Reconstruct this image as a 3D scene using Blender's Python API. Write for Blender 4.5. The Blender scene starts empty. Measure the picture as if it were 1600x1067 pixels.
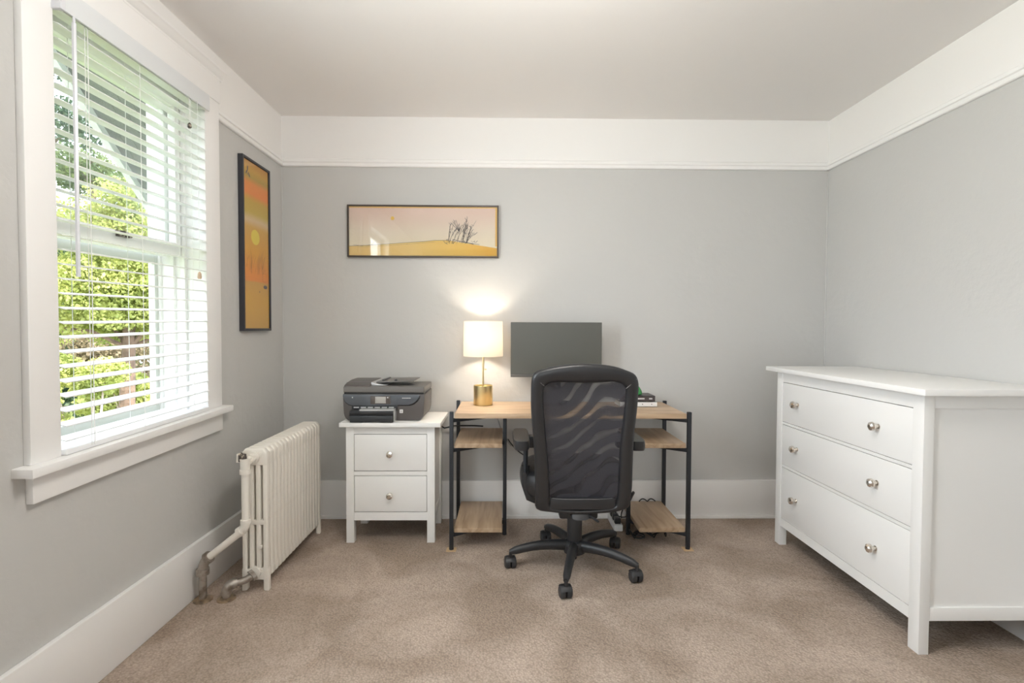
import bpy, bmesh, math, random
import numpy as np
from mathutils import Vector, Matrix
random.seed(7)
C = bpy.context.scene.collection
S = bpy.context.scene
PI = math.pi

# ------------------------------------------------------------------ camera, sky, sun, exposure
XL, XR, YB, H, YR = -1.351, 1.977, 3.164, 2.441, -2.2     # inner faces of the room
cam_d = bpy.data.cameras.new('camera'); cam = bpy.data.objects.new('camera', cam_d); C.objects.link(cam)
_yaw, _pitch, _roll = 0.0138, -0.0272, 0.0037
_fw = Vector((math.sin(_yaw), math.cos(_yaw), 0)); _r = Vector((math.cos(_yaw), -math.sin(_yaw), 0)); _u = Vector((0, 0, 1))
_f2 = _fw*math.cos(_pitch) + _u*math.sin(_pitch); _u2 = _u*math.cos(_pitch) - _fw*math.sin(_pitch)
_r3 = _r*math.cos(_roll) + _u2*math.sin(_roll); _u3 = _u2*math.cos(_roll) - _r*math.sin(_roll)
M = Matrix.Identity(4)
for i in range(3):
    M[i][0], M[i][1], M[i][2] = _r3[i], _u3[i], -_f2[i]
M[2][3] = 1.1729
cam.matrix_world = M
cam_d.sensor_width = 36.0; cam_d.lens = 36.0*807.24/1600; cam_d.clip_start = 0.02
S.camera = cam

world = bpy.data.worlds.new('sky'); S.world = world; world.use_nodes = True
wn = world.node_tree.nodes; bg = wn['Background']
bg.inputs['Color'].default_value = (0.82, 0.91, 1.0, 1); bg.inputs['Strength'].default_value = 3.0

def lamp(name, kind, loc, energy, color, rot=(0, 0, 0), size=None, size_y=None, parent=None):
    d = bpy.data.lights.new(name, kind); d.energy = energy; d.color = color
    if kind == 'AREA':
        d.shape = 'RECTANGLE'; d.size = size; d.size_y = size_y
    elif kind == 'SUN':
        d.angle = 0.02
    elif size: d.shadow_soft_size = size
    o = bpy.data.objects.new(name, d); C.objects.link(o); o.location = loc; o.rotation_euler = rot
    if parent: o.parent = parent
    return o
lamp('sun', 'SUN', (0, 0, 8), 6.0, (1, .95, .84), (math.radians(42), 0, math.radians(62)))
# added warm fill from the rear, then daylight at the second left window
lamp('rear_warm_fill', 'AREA', (0.0, YR-0.08, 1.45), 5, (1.0, 0.92, 0.83), (PI/2, 0, 0), 0.9, 1.2)
lamp('side_window_daylight', 'AREA', (XL-0.08, 0.85, 1.475), 28, (0.88, 0.94, 1.0), (PI/2, 0, -PI/2), 0.8, 1.35)
S.view_settings.view_transform = 'Standard'; S.view_settings.look = 'None'
S.view_settings.gamma = 1; S.view_settings.use_curve_mapping = False
S.view_settings.exposure = 0.80
S.cycles.max_bounces = 10; S.cycles.diffuse_bounces = 6; S.cycles.transparent_max_bounces = 24

# ------------------------------------------------------------------ materials
def lin(c):
    return tuple(((v/255)/12.92 if v/255 <= .04045 else ((v/255+.055)/1.055)**2.4) for v in c)
def mat(name, col, rough=.5, metal=0, bump=None, vary=None, spec=.5, trans=None, emit=None, coat=0):
    m = bpy.data.materials.new(name); m.use_nodes = True
    nt = m.node_tree; n = nt.nodes; b = n['Principled BSDF']; L = nt.links.new
    b.inputs['Base Color'].default_value = (*col, 1); b.inputs['Roughness'].default_value = rough
    b.inputs['Metallic'].default_value = metal; b.inputs['Specular IOR Level'].default_value = spec
    b.inputs['Coat Weight'].default_value = coat
    if emit: b.inputs['Emission Color'].default_value = (*emit[0], 1); b.inputs['Emission Strength'].default_value = emit[1]
    if bump or vary:
        tc = n.new('ShaderNodeTexCoord')
    if vary:   # (scale, second colour, lo, hi)
        t = n.new('ShaderNodeTexNoise'); t.inputs['Scale'].default_value = vary[0]; t.inputs['Detail'].default_value = 5
        L(tc.outputs['Object'], t.inputs['Vector'])
        r = n.new('ShaderNodeMapRange'); r.inputs['From Min'].default_value = vary[2]; r.inputs['From Max'].default_value = vary[3]
        L(t.outputs['Fac'], r.inputs['Value'])
        x = n.new('ShaderNodeMix'); x.data_type = 'RGBA'; x.inputs[6].default_value = (*col, 1); x.inputs[7].default_value = (*vary[1], 1)
        L(r.outputs[0], x.inputs[0]); L(x.outputs[2], b.inputs['Base Color'])
    if bump:   # (scale, distance, strength)
        t = n.new('ShaderNodeTexNoise'); t.inputs['Scale'].default_value = bump[0]; t.inputs['Detail'].default_value = 4
        L(tc.outputs['Object'], t.inputs['Vector'])
        p = n.new('ShaderNodeBump'); p.inputs['Distance'].default_value = bump[1]; p.inputs['Strength'].default_value = bump[2]
        L(t.outputs['Fac'], p.inputs['Height']); L(p.outputs['Normal'], b.inputs['Normal'])
    return m

M_wall = mat('grey_wall_paint', (.557, .553, .538), .75, bump=(26, .006, .35))
M_white = mat('white_trim_paint', (.86, .85, .838), .42, bump=(9, .004, .12))
M_ceil = mat('ceiling_paint', (.82, .80, .785), .85, bump=(14, .006, .2))
M_frieze = mat('frieze_paint', (.85, .838, .822), .7, bump=(12, .006, .25))
M_lacq = mat('white_lacquer', (.84, .835, .82), .35)
M_groove = mat('drawer_gap', (.30, .27, .25), .8)
M_radi = mat('radiator_paint', (.80, .76, .695), .38, bump=(60, .002, .2), vary=(14, (.70, .64, .56), .62, .8))
M_barepipe = mat('worn_pipe_metal', (.42, .38, .34), .45, .75, bump=(90, .002, .4), vary=(30, (.20, .16, .13), .45, .7))
M_brassring = mat('escutcheon_metal', (.48, .36, .24), .4, .8, vary=(40, (.22, .17, .13), .45, .7))
M_chip = mat('chipped_valve', (.07, .055, .05), .6, .2, vary=(60, (.55, .48, .4), .5, .62))
M_black = mat('black_steel', (.028, .031, .037), .42, .3)
M_plastic = mat('black_plastic', (.022, .022, .024), .42)
M_leather = mat('black_faux_leather', (.018, .018, .020), .36, bump=(420, .0006, .3), spec=.6)
M_prn = mat('printer_grey', (.095, .085, .082), .35, spec=.5)
M_prn2 = mat('printer_panel', (.10, .11, .125), .28, spec=.5)
M_prndk = mat('printer_black', (.016, .016, .018), .3)
M_prntop = mat('printer_top_grey', (.16, .15, .14), .4)
M_silver = mat('printer_silver', (.5, .5, .5), .35, .3)
M_screen = mat('grey_screen', (.42, .40, .37), .25)
M_brass = mat('brushed_brass', (.82, .67, .36), .3, 1.0)
M_knob = mat('cut_metal_knob', (.76, .71, .65), .16, .95)
M_slat = mat('white_slat', (.84, .845, .85), .35)
M_val = mat('white_valance', (.70, .72, .735), .4)
M_cord = mat('white_cord', (.85, .85, .83), .7)
M_wand = mat('wand_plastic', (.72, .73, .77), .25)
M_frame_dk = mat('dark_brown_frame', (.055, .038, .028), .35)
M_frame_bk = mat('black_frame', (.035, .035, .042), .4)
M_ink = mat('ink', (.10, .085, .10), .8)
M_inkbrown = mat('brown_ink', (.30, .13, .03), .8)
M_monitor = mat('matte_screen', (.078, .079, .066), .42, spec=.9)
M_bezel = mat('bezel', (.10, .095, .09), .4)
M_wbook = mat('white_book_cover', (.78, .77, .76), .45)
M_dbook = mat('dark_book_cover', (.075, .06, .062), .4)
M_paper = mat('page_paper', (.72, .68, .58), .85)
M_text = mat('pale_print', (.6, .6, .6), .6)
M_green = mat('green_glass', (.02, .22, .045), .08, spec=.8, coat=.5)
M_pad = mat('tan_pad', (.55, .38, .22), .8)
M_bulb = mat('bulb', (1, .9, .75), .4, emit=((1, .78, .5), 12))
M_soffit = mat('grey_soffit', (.16, .16, .155), .7, vary=(6, (.12, .12, .115), .4, .65))
M_ext = mat('exterior_white', (.62, .64, .60), .6)
M_bark = mat('bark', (.20, .13, .095), .9, bump=(18, .03, .8), vary=(9, (.12, .08, .06), .4, .65))
M_twig = mat('bare_twig', (.42, .33, .28), .9)
M_ground = mat('lawn', (.16, .22, .06), .95, vary=(.7, (.24, .25, .10), .4, .65))
M_rubber = mat('caster_rubber', (.03, .03, .032), .5)

def glass_mat():
    m = bpy.data.materials.new('thin_glass'); m.use_nodes = True
    nt = m.node_tree; n = nt.nodes; L = nt.links.new
    for x in list(n):
        if x.type != 'OUTPUT_MATERIAL': n.remove(x)
    out = [x for x in n if x.type == 'OUTPUT_MATERIAL'][0]
    t = n.new('ShaderNodeBsdfTransparent'); t.inputs[0].default_value = (.96, .97, .965, 1)
    g = n.new('ShaderNodeBsdfGlossy'); g.inputs['Roughness'].default_value = .02
    f0 = n.new('ShaderNodeLayerWeight'); f0.inputs['Blend'].default_value = .5
    f1 = n.new('ShaderNodeMath'); f1.operation = 'POWER'; f1.inputs[1].default_value = 5; L(f0.outputs['Facing'], f1.inputs[0])
    f = n.new('ShaderNodeMath'); f.operation = 'MULTIPLY_ADD'; f.inputs[1].default_value = .9; f.inputs[2].default_value = .045; L(f1.outputs[0], f.inputs[0])
    x = n.new('ShaderNodeMixShader'); L(f.outputs[0], x.inputs[0]); L(t.outputs[0], x.inputs[1]); L(g.outputs[0], x.inputs[2])
    L(x.outputs[0], out.inputs[0]); return m
M_glass = glass_mat()

def leaf_mat(name, c1, c2):
    m = bpy.data.materials.new(name); m.use_nodes = True
    nt = m.node_tree; n = nt.nodes; L = nt.links.new; b = n['Principled BSDF']
    b.inputs['Roughness'].default_value = .55
    tc = n.new('ShaderNodeTexCoord'); t = n.new('ShaderNodeTexNoise'); t.inputs['Scale'].default_value = 2.2; t.inputs['Detail'].default_value = 6
    L(tc.outputs['Object'], t.inputs['Vector'])
    r = n.new('ShaderNodeValToRGB'); r.color_ramp.elements[0].position = .35; r.color_ramp.elements[1].position = .65
    r.color_ramp.elements[0].color = (*c1, 1); r.color_ramp.elements[1].color = (*c2, 1)
    L(t.outputs['Fac'], r.inputs[0]); L(r.outputs[0], b.inputs['Base Color'])
    tr = n.new('ShaderNodeBsdfTranslucent'); L(r.outputs[0], tr.inputs[0])
    x = n.new('ShaderNodeMixShader'); x.inputs[0].default_value = .4
    out = [q for q in n if q.type == 'OUTPUT_MATERIAL'][0]
    L(b.outputs[0], x.inputs[1]); L(tr.outputs[0], x.inputs[2]); L(x.outputs[0], out.inputs[0]); return m
M_leafY = leaf_mat('sunny_leaves', (.24, .29, .07), (.56, .57, .20))
M_leafG = leaf_mat('green_leaves', (.09, .14, .06), (.28, .34, .13))
M_leafD = leaf_mat('conifer_needles', (.03, .065, .04), (.10, .16, .08))
M_leafB = leaf_mat('dry_brush', (.20, .15, .10), (.34, .28, .17))

def carpet_mat():
    m = bpy.data.materials.new('beige_loop_carpet'); m.use_nodes = True
    nt = m.node_tree; n = nt.nodes; L = nt.links.new; b = n['Principled BSDF']
    b.inputs['Roughness'].default_value = .95; b.inputs['Specular IOR Level'].default_value = .15
    tc = n.new('ShaderNodeTexCoord')
    def noise(s, d=4, dist=0):
        t = n.new('ShaderNodeTexNoise'); t.inputs['Scale'].default_value = s; t.inputs['Detail'].default_value = d
        t.inputs['Distortion'].default_value = dist; L(tc.outputs['Object'], t.inputs['Vector']); return t
    v = n.new('ShaderNodeTexVoronoi'); v.inputs['Scale'].default_value = 115; L(tc.outputs['Object'], v.inputs['Vector'])
    v2 = n.new('ShaderNodeTexVoronoi'); v2.inputs['Scale'].default_value = 33; L(tc.outputs['Object'], v2.inputs['Vector'])
    big = noise(2.6, 5, .6); fine = noise(170, 3)
    r = n.new('ShaderNodeValToRGB'); r.color_ramp.elements[0].position = .38; r.color_ramp.elements[1].position = .66
    r.color_ramp.elements[0].color = (.335, .262, .208, 1); r.color_ramp.elements[1].color = (.50, .408, .343, 1)
    L(big.outputs['Fac'], r.inputs[0])
    def mul(a, fac, lo, hi, f0, f1):
        mr = n.new('ShaderNodeMapRange'); mr.inputs[1].default_value = f0; mr.inputs[2].default_value = f1; mr.inputs[3].default_value = lo; mr.inputs[4].default_value = hi
        L(fac, mr.inputs[0]); x = n.new('ShaderNodeMix'); x.data_type = 'RGBA'; x.blend_type = 'MULTIPLY'; x.inputs[0].default_value = 1
        L(a, x.inputs[6]); L(mr.outputs[0], x.inputs[7]); return x.outputs[2]
    c = mul(r.outputs[0], v.outputs['Distance'], 1.06, .78, .25, .9)
    c = mul(c, fine.outputs['Fac'], .8, 1.15, .3, .7)
    L(c, b.inputs['Base Color'])
    a = n.new('ShaderNodeMath'); a.operation = 'ADD'; L(v.outputs['Distance'], a.inputs[0]); L(v2.outputs['Distance'], a.inputs[1])
    i = n.new('ShaderNodeMath'); i.operation = 'MULTIPLY'; i.inputs[1].default_value = -1; L(a.outputs[0], i.inputs[0])
    p = n.new('ShaderNodeBump'); p.inputs['Distance'].default_value = .005; p.inputs['Strength'].default_value = .5
    L(i.outputs[0], p.inputs['Height']); L(p.outputs[0], b.inputs['Normal'])
    return m
M_carpet = carpet_mat()

def wood_mat(name, axis, dark=1.0):
    m = bpy.data.materials.new(name); m.use_nodes = True
    nt = m.node_tree; n = nt.nodes; L = nt.links.new; b = n['Principled BSDF']; b.inputs['Roughness'].default_value = .42
    tc = n.new('ShaderNodeTexCoord'); mp = n.new('ShaderNodeMapping')
    mp.inputs['Scale'].default_value = (2.2, 24, 24) if axis == 'x' else (24, 2.2, 24)
    L(tc.outputs['Object'], mp.inputs[0])
    t = n.new('ShaderNodeTexNoise'); t.inputs['Scale'].default_value = 1.0; t.inputs['Detail'].default_value = 7; t.inputs['Distortion'].default_value = 1.2
    L(mp.outputs[0], t.inputs['Vector'])
    r = n.new('ShaderNodeValToRGB'); e = r.color_ramp.elements
    e[0].position = .3; e[0].color = (.40*dark, .27*dark, .165*dark, 1); e[1].position = .68; e[1].color = (.64*dark, .475*dark, .325*dark, 1)
    q = e.new(.5); q.color = (.54*dark, .385*dark, .25*dark, 1)
    L(t.outputs['Fac'], r.inputs[0]); L(r.outputs[0], b.inputs['Base Color']); return m
M_woodx = wood_mat('pale_oak_top', 'x'); M_woody = wood_mat('pale_oak_shelf', 'y', .8)

def shade_mat():
    m = bpy.data.materials.new('lampshade_linen'); m.use_nodes = True
    nt = m.node_tree; n = nt.nodes; L = nt.links.new; b = n['Principled BSDF']
    b.inputs['Base Color'].default_value = (.9, .86, .8, 1); b.inputs['Roughness'].default_value = .9
    tr = n.new('ShaderNodeBsdfTranslucent'); tr.inputs[0].default_value = (.97, .93, .88, 1)
    x = n.new('ShaderNodeMixShader'); x.inputs[0].default_value = .55
    out = [q for q in n if q.type == 'OUTPUT_MATERIAL'][0]
    L(b.outputs[0], x.inputs[1]); L(tr.outputs[0], x.inputs[2]); L(x.outputs[0], out.inputs[0]); return m
M_shade = shade_mat()

def mesh_mat():
    # woven chair mesh: real open weave (tiny holes) with the moire of two layers
    m = bpy.data.materials.new('chair_mesh_fabric'); m.use_nodes = True
    nt = m.node_tree; n = nt.nodes; L = nt.links.new; b = n['Principled BSDF']
    b.inputs['Base Color'].default_value = (.035, .034, .042, 1); b.inputs['Roughness'].default_value = .6
    tc = n.new('ShaderNodeTexCoord')
    w = n.new('ShaderNodeTexWave'); w.inputs['Scale'].default_value = 4.2; w.inputs['Distortion'].default_value = 11
    w.inputs['Detail'].default_value = 1.5; w.inputs['Detail Scale'].default_value = .7; w.bands_direction = 'Z'
    mp = n.new('ShaderNodeMapping'); mp.inputs['Rotation'].default_value = (0, .42, 0); mp.inputs['Scale'].default_value = (1.6, 1, 1)
    L(tc.outputs['Object'], mp.inputs[0]); L(mp.outputs[0], w.inputs['Vector'])
    bn = n.new('ShaderNodeTexNoise'); bn.inputs['Scale'].default_value = 5; L(tc.outputs['Object'], bn.inputs['Vector'])
    wm = n.new('ShaderNodeMath'); wm.operation = 'MULTIPLY'; L(w.outputs['Fac'], wm.inputs[0]); L(bn.outputs['Fac'], wm.inputs[1])
    mr = n.new('ShaderNodeMapRange'); mr.inputs[1].default_value = .22; mr.inputs[2].default_value = .62; mr.inputs[3].default_value = .02; mr.inputs[4].default_value = .42
    L(wm.outputs[0], mr.inputs[0])
    tp = n.new('ShaderNodeBsdfTransparent'); x = n.new('ShaderNodeMixShader')
    out = [q for q in n if q.type == 'OUTPUT_MATERIAL'][0]
    v = n.new('ShaderNodeTexVoronoi'); v.inputs['Scale'].default_value = 260; L(tc.outputs['Object'], v.inputs['Vector'])
    bp = n.new('ShaderNodeBump'); bp.inputs['Distance'].default_value = .001; bp.inputs['Strength'].default_value = .6
    L(v.outputs['Distance'], bp.inputs['Height']); L(bp.outputs[0], b.inputs['Normal'])
    L(mr.outputs[0], x.inputs[0]); L(b.outputs[0], x.inputs[1]); L(tp.outputs[0], x.inputs[2]); L(x.outputs[0], out.inputs[0]); return m
M_mesh = mesh_mat()

def print_mat(name, axis, lo, hi, stops, nscale, namt):
    # painted print: a ramp of colours along one axis of the picture, edges wandering with noise
    m = bpy.data.materials.new(name); m.use_nodes = True
    nt = m.node_tree; n = nt.nodes; L = nt.links.new; b = n['Principled BSDF']; b.inputs['Roughness'].default_value = .7
    tc = n.new('ShaderNodeTexCoord'); sp = n.new('ShaderNodeSeparateXYZ'); L(tc.outputs['Object'], sp.inputs[0])
    t = n.new('ShaderNodeTexNoise'); t.inputs['Scale'].default_value = nscale; t.inputs['Detail'].default_value = 4; L(tc.outputs['Object'], t.inputs['Vector'])
    mr = n.new('ShaderNodeMapRange'); mr.inputs[1].default_value = hi; mr.inputs[2].default_value = lo; L(sp.outputs[axis], mr.inputs[0])
    a = n.new('ShaderNodeMath'); a.operation = 'MULTIPLY_ADD'; a.inputs[1].default_value = namt; L(t.outputs['Fac'], a.inputs[0]); L(mr.outputs[0], a.inputs[2])
    s = n.new('ShaderNodeMath'); s.operation = 'SUBTRACT'; s.inputs[1].default_value = namt*.5; L(a.outputs[0], s.inputs[0])
    r = n.new('ShaderNodeValToRGB'); e = r.color_ramp.elements
    e[0].position = stops[0][0]; e[0].color = (*lin(stops[0][1]), 1); e[1].position = stops[-1][0]; e[1].color = (*lin(stops[-1][1]), 1)
    for p, c in stops[1:-1]:
        q = e.new(p); q.color = (*lin(c), 1)
    L(s.outputs[0], r.inputs[0]); L(r.outputs[0], b.inputs['Base Color']); return m

# ------------------------------------------------------------------ mesh helpers
def shear(v, k=.02, y0=2.0): return Vector((v[0], v[1], v[2]+k*(v[1]-y0)))
class MB:
    def __init__(s): s.bm = bmesh.new(); s.mi = 0
    def _merge(s, t, mtx=None):
        if mtx is not None: bmesh.ops.transform(t, matrix=mtx, verts=t.verts)
        vm = {v: s.bm.verts.new(v.co) for v in t.verts}
        for f in t.faces:
            try:
                nf = s.bm.faces.new([vm[v] for v in f.verts]); nf.material_index = s.mi
            except ValueError: pass
        t.free()
    def box(s, x0, x1, y0, y1, z0, z1, bev=0, seg=2, mtx=None):
        t = bmesh.new(); bmesh.ops.create_cube(t, size=1)
        for v in t.verts: v.co = Vector(((x0+x1)/2+v.co.x*(x1-x0), (y0+y1)/2+v.co.y*(y1-y0), (z0+z1)/2+v.co.z*(z1-z0)))
        if bev: bmesh.ops.bevel(t, geom=t.edges[:], offset=bev, segments=seg, profile=.6, affect='EDGES')
        s._merge(t, mtx); return s
    def lathe(s, prof, n=32, mtx=None, cap=True):
        t = bmesh.new(); rings = []
        for r, z in prof:
            rings.append([t.verts.new((r*math.cos(2*PI*i/n), r*math.sin(2*PI*i/n), z)) for i in range(n)])
        for a, b in zip(rings, rings[1:]):
            for i in range(n): t.faces.new((a[i], a[(i+1) % n], b[(i+1) % n], b[i]))
        if cap:
            t.faces.new(rings[0][::-1]); t.faces.new(rings[-1])
        s._merge(t, mtx); return s
    def tube(s, pts, r, n=10, cap=True, sx=1, sz=1):
        # swept tube; r may be one radius or a list; sx squashes across, sz up
        pts = [Vector(p) for p in pts]; rs = r if isinstance(r, (list, tuple)) else [r]*len(pts)
        t = bmesh.new(); rings = []; up = None
        for i, p in enumerate(pts):
            d = (pts[min(i+1, len(pts)-1)]-pts[max(i-1, 0)]).normalized()
            if up is None:
                up = Vector((0, 0, 1)) if abs(d.z) < .95 else Vector((0, 1, 0))
            a = d.cross(up).normalized(); b = a.cross(d).normalized(); up = b
            rings.append([t.verts.new(p+a*(rs[i]*sx*math.cos(2*PI*k/n))+b*(rs[i]*sz*math.sin(2*PI*k/n))) for k in range(n)])
        for a, b in zip(rings, rings[1:]):
            for k in range(n): t.faces.new((a[k], a[(k+1) % n], b[(k+1) % n], b[k]))
        if cap: t.faces.new(rings[0][::-1]); t.faces.new(rings[-1])
        bmesh.ops.recalc_face_normals(t, faces=t.faces)
        s._merge(t); return s
    def prism(s, pts, axis, a, b, bev=0, seg=2, mtx=None):
        # outline pts in the plane normal to axis, extruded a..b ; axis y: pts are (x,z); x: (y,z); z: (x,y)
        t = bmesh.new()
        def P(p, h): return {'y': (p[0], h, p[1]), 'x': (h, p[0], p[1]), 'z': (p[0], p[1], h)}[axis]
        lo = [t.verts.new(P(p, a)) for p in pts]; hi = [t.verts.new(P(p, b)) for p in pts]; n = len(pts)
        t.faces.new(lo); t.faces.new(hi)
        for i in range(n): t.faces.new((lo[i], lo[(i+1) % n], hi[(i+1) % n], hi[i]))
        bmesh.ops.recalc_face_normals(t, faces=t.faces)
        if bev: bmesh.ops.bevel(t, geom=t.edges[:], offset=bev, segments=seg, profile=.6, affect='EDGES')
        s._merge(t, mtx); return s
    def flat(s, pts):
        s.bm.faces.new([s.bm.verts.new(p) for p in pts]); return s
    def build(s, name, m, parent=None, sh=False, smooth=35, loc=None):
        if sh:
            for v in s.bm.verts: v.co = shear(v.co)
        bmesh.ops.recalc_face_normals(s.bm, faces=s.bm.faces)
        me = bpy.data.meshes.new(name); s.bm.to_mesh(me); s.bm.free()
        for x in (m if isinstance(m, (list, tuple)) else [m]): me.materials.append(x)
        if smooth:
            me.polygons.foreach_set('use_smooth', [True]*len(me.polygons)); me.set_sharp_from_angle(angle=math.radians(smooth))
        o = bpy.data.objects.new(name, me); C.objects.link(o)
        if parent: attach(o, parent)
        return o
def attach(o, parent):
    # geometry is modelled in room coordinates: keep it there under a moved root
    o.parent = parent; base = parent
    off = Vector((0, 0, 0))
    while base: off += base.location; base = base.parent
    if o.type == 'MESH' and not o.get('_local'):
        o.data.transform(Matrix.Translation(-off))
def tag(o, label, cat, group=None, kind=None):
    o['label'] = label; o['category'] = cat
    if group: o['group'] = group
    if kind: o['kind'] = kind
    return o
def thing(name, loc, label, cat, group=None, kind=None):
    o = bpy.data.objects.new(name, None); o.empty_display_size = .05; C.objects.link(o); o.location = loc
    return tag(o, label, cat, group, kind)
def rot_to(axis, loc):
    q = Vector((0, 0, 1)).rotation_difference(Vector(axis)); return Matrix.Translation(loc) @ q.to_matrix().to_4x4()
def superell(cx, cy, a, b, p=4, n=40):
    out = []
    for i in range(n):
        t = 2*PI*i/n; c, s_ = math.cos(t), math.sin(t)
        out.append((cx+a*math.copysign(abs(c)**(2/p), c), cy+b*math.copysign(abs(s_)**(2/p), s_)))
    return out
def bez(p0, p1, p2, n=8):
    p0, p1, p2 = map(Vector, (p0, p1, p2))
    return [p0*(1-t)**2+p1*2*t*(1-t)+p2*t*t for t in [i/n for i in range(n+1)]]

# ------------------------------------------------------------------ room shell
ZR = 2.16     # picture rail height: grey paint below, white frieze above
def st(o, label, cat): return tag(o, label, cat, kind='structure')
st(MB().box(XL-.2, XR+.2, YR-.2, YB+.2, -.1, 0).build('floor', M_carpet), 'beige textured loop carpet covering the whole floor', 'floor')
st(MB().box(XL-.2, XR+.2, YR-.2, YB+.2, H, H+.12).build('ceiling', M_ceil), 'plain warm white plaster ceiling', 'ceiling')
b = MB().box(XL-.2, XR+.2, YB, YB+.2, 0, ZR); b.mi = 1; b.box(XL-.2, XR+.2, YB, YB+.2, ZR, H)
st(b.build('wall_back', [M_wall, M_frieze]), 'grey back wall with white band above the picture rail', 'wall')
b = MB().box(XR, XR+.2, YR, YB, 0, ZR); b.mi = 1; b.box(XR, XR+.2, YR, YB, ZR, H)
st(b.build('wall_right', [M_wall, M_frieze]), 'grey right wall behind the white chest of drawers', 'wall')
WY0, WY1, WZ0, WZ1 = 1.53, 2.36, .775, 2.19         # the window hole in the left wall
SY0, SY1, SZ0, SZ1 = .45, 1.25, .8, 2.15             # second window behind the camera
b = MB()
def wallL(y0, y1, z0, z1):
    if z0 < ZR: b.mi = 0; b.box(XL-.2, XL, y0, y1, z0, min(z1, ZR))
    if z1 > ZR: b.mi = 1; b.box(XL-.2, XL, y0, y1, max(z0, ZR), z1)
wallL(YR, SY0, 0, H); wallL(SY0, SY1, 0, SZ0); wallL(SY0, SY1, SZ1, H); wallL(SY1, WY0, 0, H)
wallL(WY0, WY1, 0, WZ0); wallL(WY0, WY1, WZ1, H); wallL(WY1, YB, 0, H)
st(b.build('wall_left', [M_wall, M_frieze]), 'grey textured plaster wall on the left with the window', 'wall')
b = MB(); RX0, RX1 = -.45, .45
b.box(XL, RX0, YR-.2, YR, 0, H); b.box(RX1, XR, YR-.2, YR, 0, H); b.box(RX0, RX1, YR-.2, YR, 0, .8); b.box(RX0, RX1, YR-.2, YR, 2.1, H)
st(b.build('wall_rear', M_wall), 'grey wall behind the camera with an added window opening', 'wall')
def plain_window(name, horiz, a0, a1, z0, z1, p, label):
    r = thing(name, (0, 0, 0), label, 'window', kind='structure'); m = MB()
    def bx(u0, u1, w0, w1):
        if horiz: m.box(u0, u1, p-.03, p+.02, w0, w1, .004)
        else: m.box(p-.03, p+.02, u0, u1, w0, w1, .004)
    bx(a0-.09, a0, z0-.09, z1+.09); bx(a1, a1+.09, z0-.09, z1+.09); bx(a0, a1, z1, z1+.09); bx(a0, a1, z0-.09, z0)
    m.build('casing', M_white, r)
    m = MB(); g = MB(); zm = (z0+z1)/2; q0, q1 = (p-.10, p-.07)
    def sb(u0, u1, w0, w1, mm, a_=q0, b_=q1):
        if horiz: mm.box(u0, u1, a_, b_, w0, w1)
        else: mm.box(a_, b_, u0, u1, w0, w1)
    for u0, u1, w0, w1 in ((a0, a0+.04, z0, z1), (a1-.04, a1, z0, z1), (a0+.04, a1-.04, z0, z0+.05), (a0+.04, a1-.04, z1-.05, z1), (a0+.04, a1-.04, zm-.02, zm+.02)): sb(u0, u1, w0, w1, m)
    m.build('sash', M_white, r); sb(a0+.04, a1-.04, z0+.05, z1-.05, g, p-.087, p-.083); g.build('glass_pane', M_glass, r)
plain_window('window_2', False, SY0, SY1, SZ0, SZ1, XL+.03, 'white framed left wall window nearer the camera')
plain_window('added_window_3', True, RX0, RX1, .8, 2.1, YR+.03, 'added white framed window around the fill light behind the camera')  # invented rear window that frames the warm fill light

# baseboards and picture rails
BH, BT = .2345, .02
def baseboard(name, label, a, horiz, lo, hi, sgn):
    m = MB()
    if horiz: m.box(lo, hi, a-BT, a, 0, BH, .004); m.box(lo, hi, a-BT-.012, a-BT, 0, .022, .005)
    else:
        x0, x1 = (a, a+BT) if sgn > 0 else (a-BT, a)
        m.box(x0, x1, lo, hi, 0, BH, .004)
    st(m.build(name, M_white), label, 'baseboard')
baseboard('baseboard_back', 'tall white baseboard along the back wall', YB, True, XL, XR, 0)
baseboard('baseboard_left', 'tall white baseboard along the left wall', XL, False, YR, YB, 1)
baseboard('baseboard_right', 'tall white baseboard along the right wall', XR, False, YR, YB, -1)
RAIL = [(0, 2.138), (.012, 2.138), (.016, 2.142), (.016, 2.158), (.022, 2.162), (.022, 2.171), (.014, 2.175), (.014, 2.180), (.007, 2.186), (0, 2.186)]
st(MB().prism([(YB-d, z) for d, z in RAIL], 'x', XL, XR).build('trim_1', M_white), 'white moulded picture rail along the back wall', 'picture rail')
st(MB().prism([(XL+d, z) for d, z in RAIL], 'y', 2.44, YB).build('trim_2', M_white), 'short white picture rail right of the window', 'picture rail')
st(MB().prism([(XR-d, z) for d, z in RAIL], 'y', YR, YB).build('trim_3', M_white), 'white moulded picture rail along the right wall', 'picture rail')
st(MB().prism([(XL+d, z) for d, z in RAIL], 'y', YR, .35).build('trim_4', M_white), 'white picture rail left of the window', 'picture rail')
st(MB().tube([(XL+.002, YB-.002, BH), (XL+.002, YB-.002, 2.14)], .004, 8).build('trim_5', M_wall), 'thin rounded plaster bead in the left back corner', 'corner bead')
st(MB().tube([(XR-.002, YB-.002, BH), (XR-.002, YB-.002, 2.14)], .004, 8).build('trim_6', M_wall), 'thin rounded plaster bead in the right back corner', 'corner bead')

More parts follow.
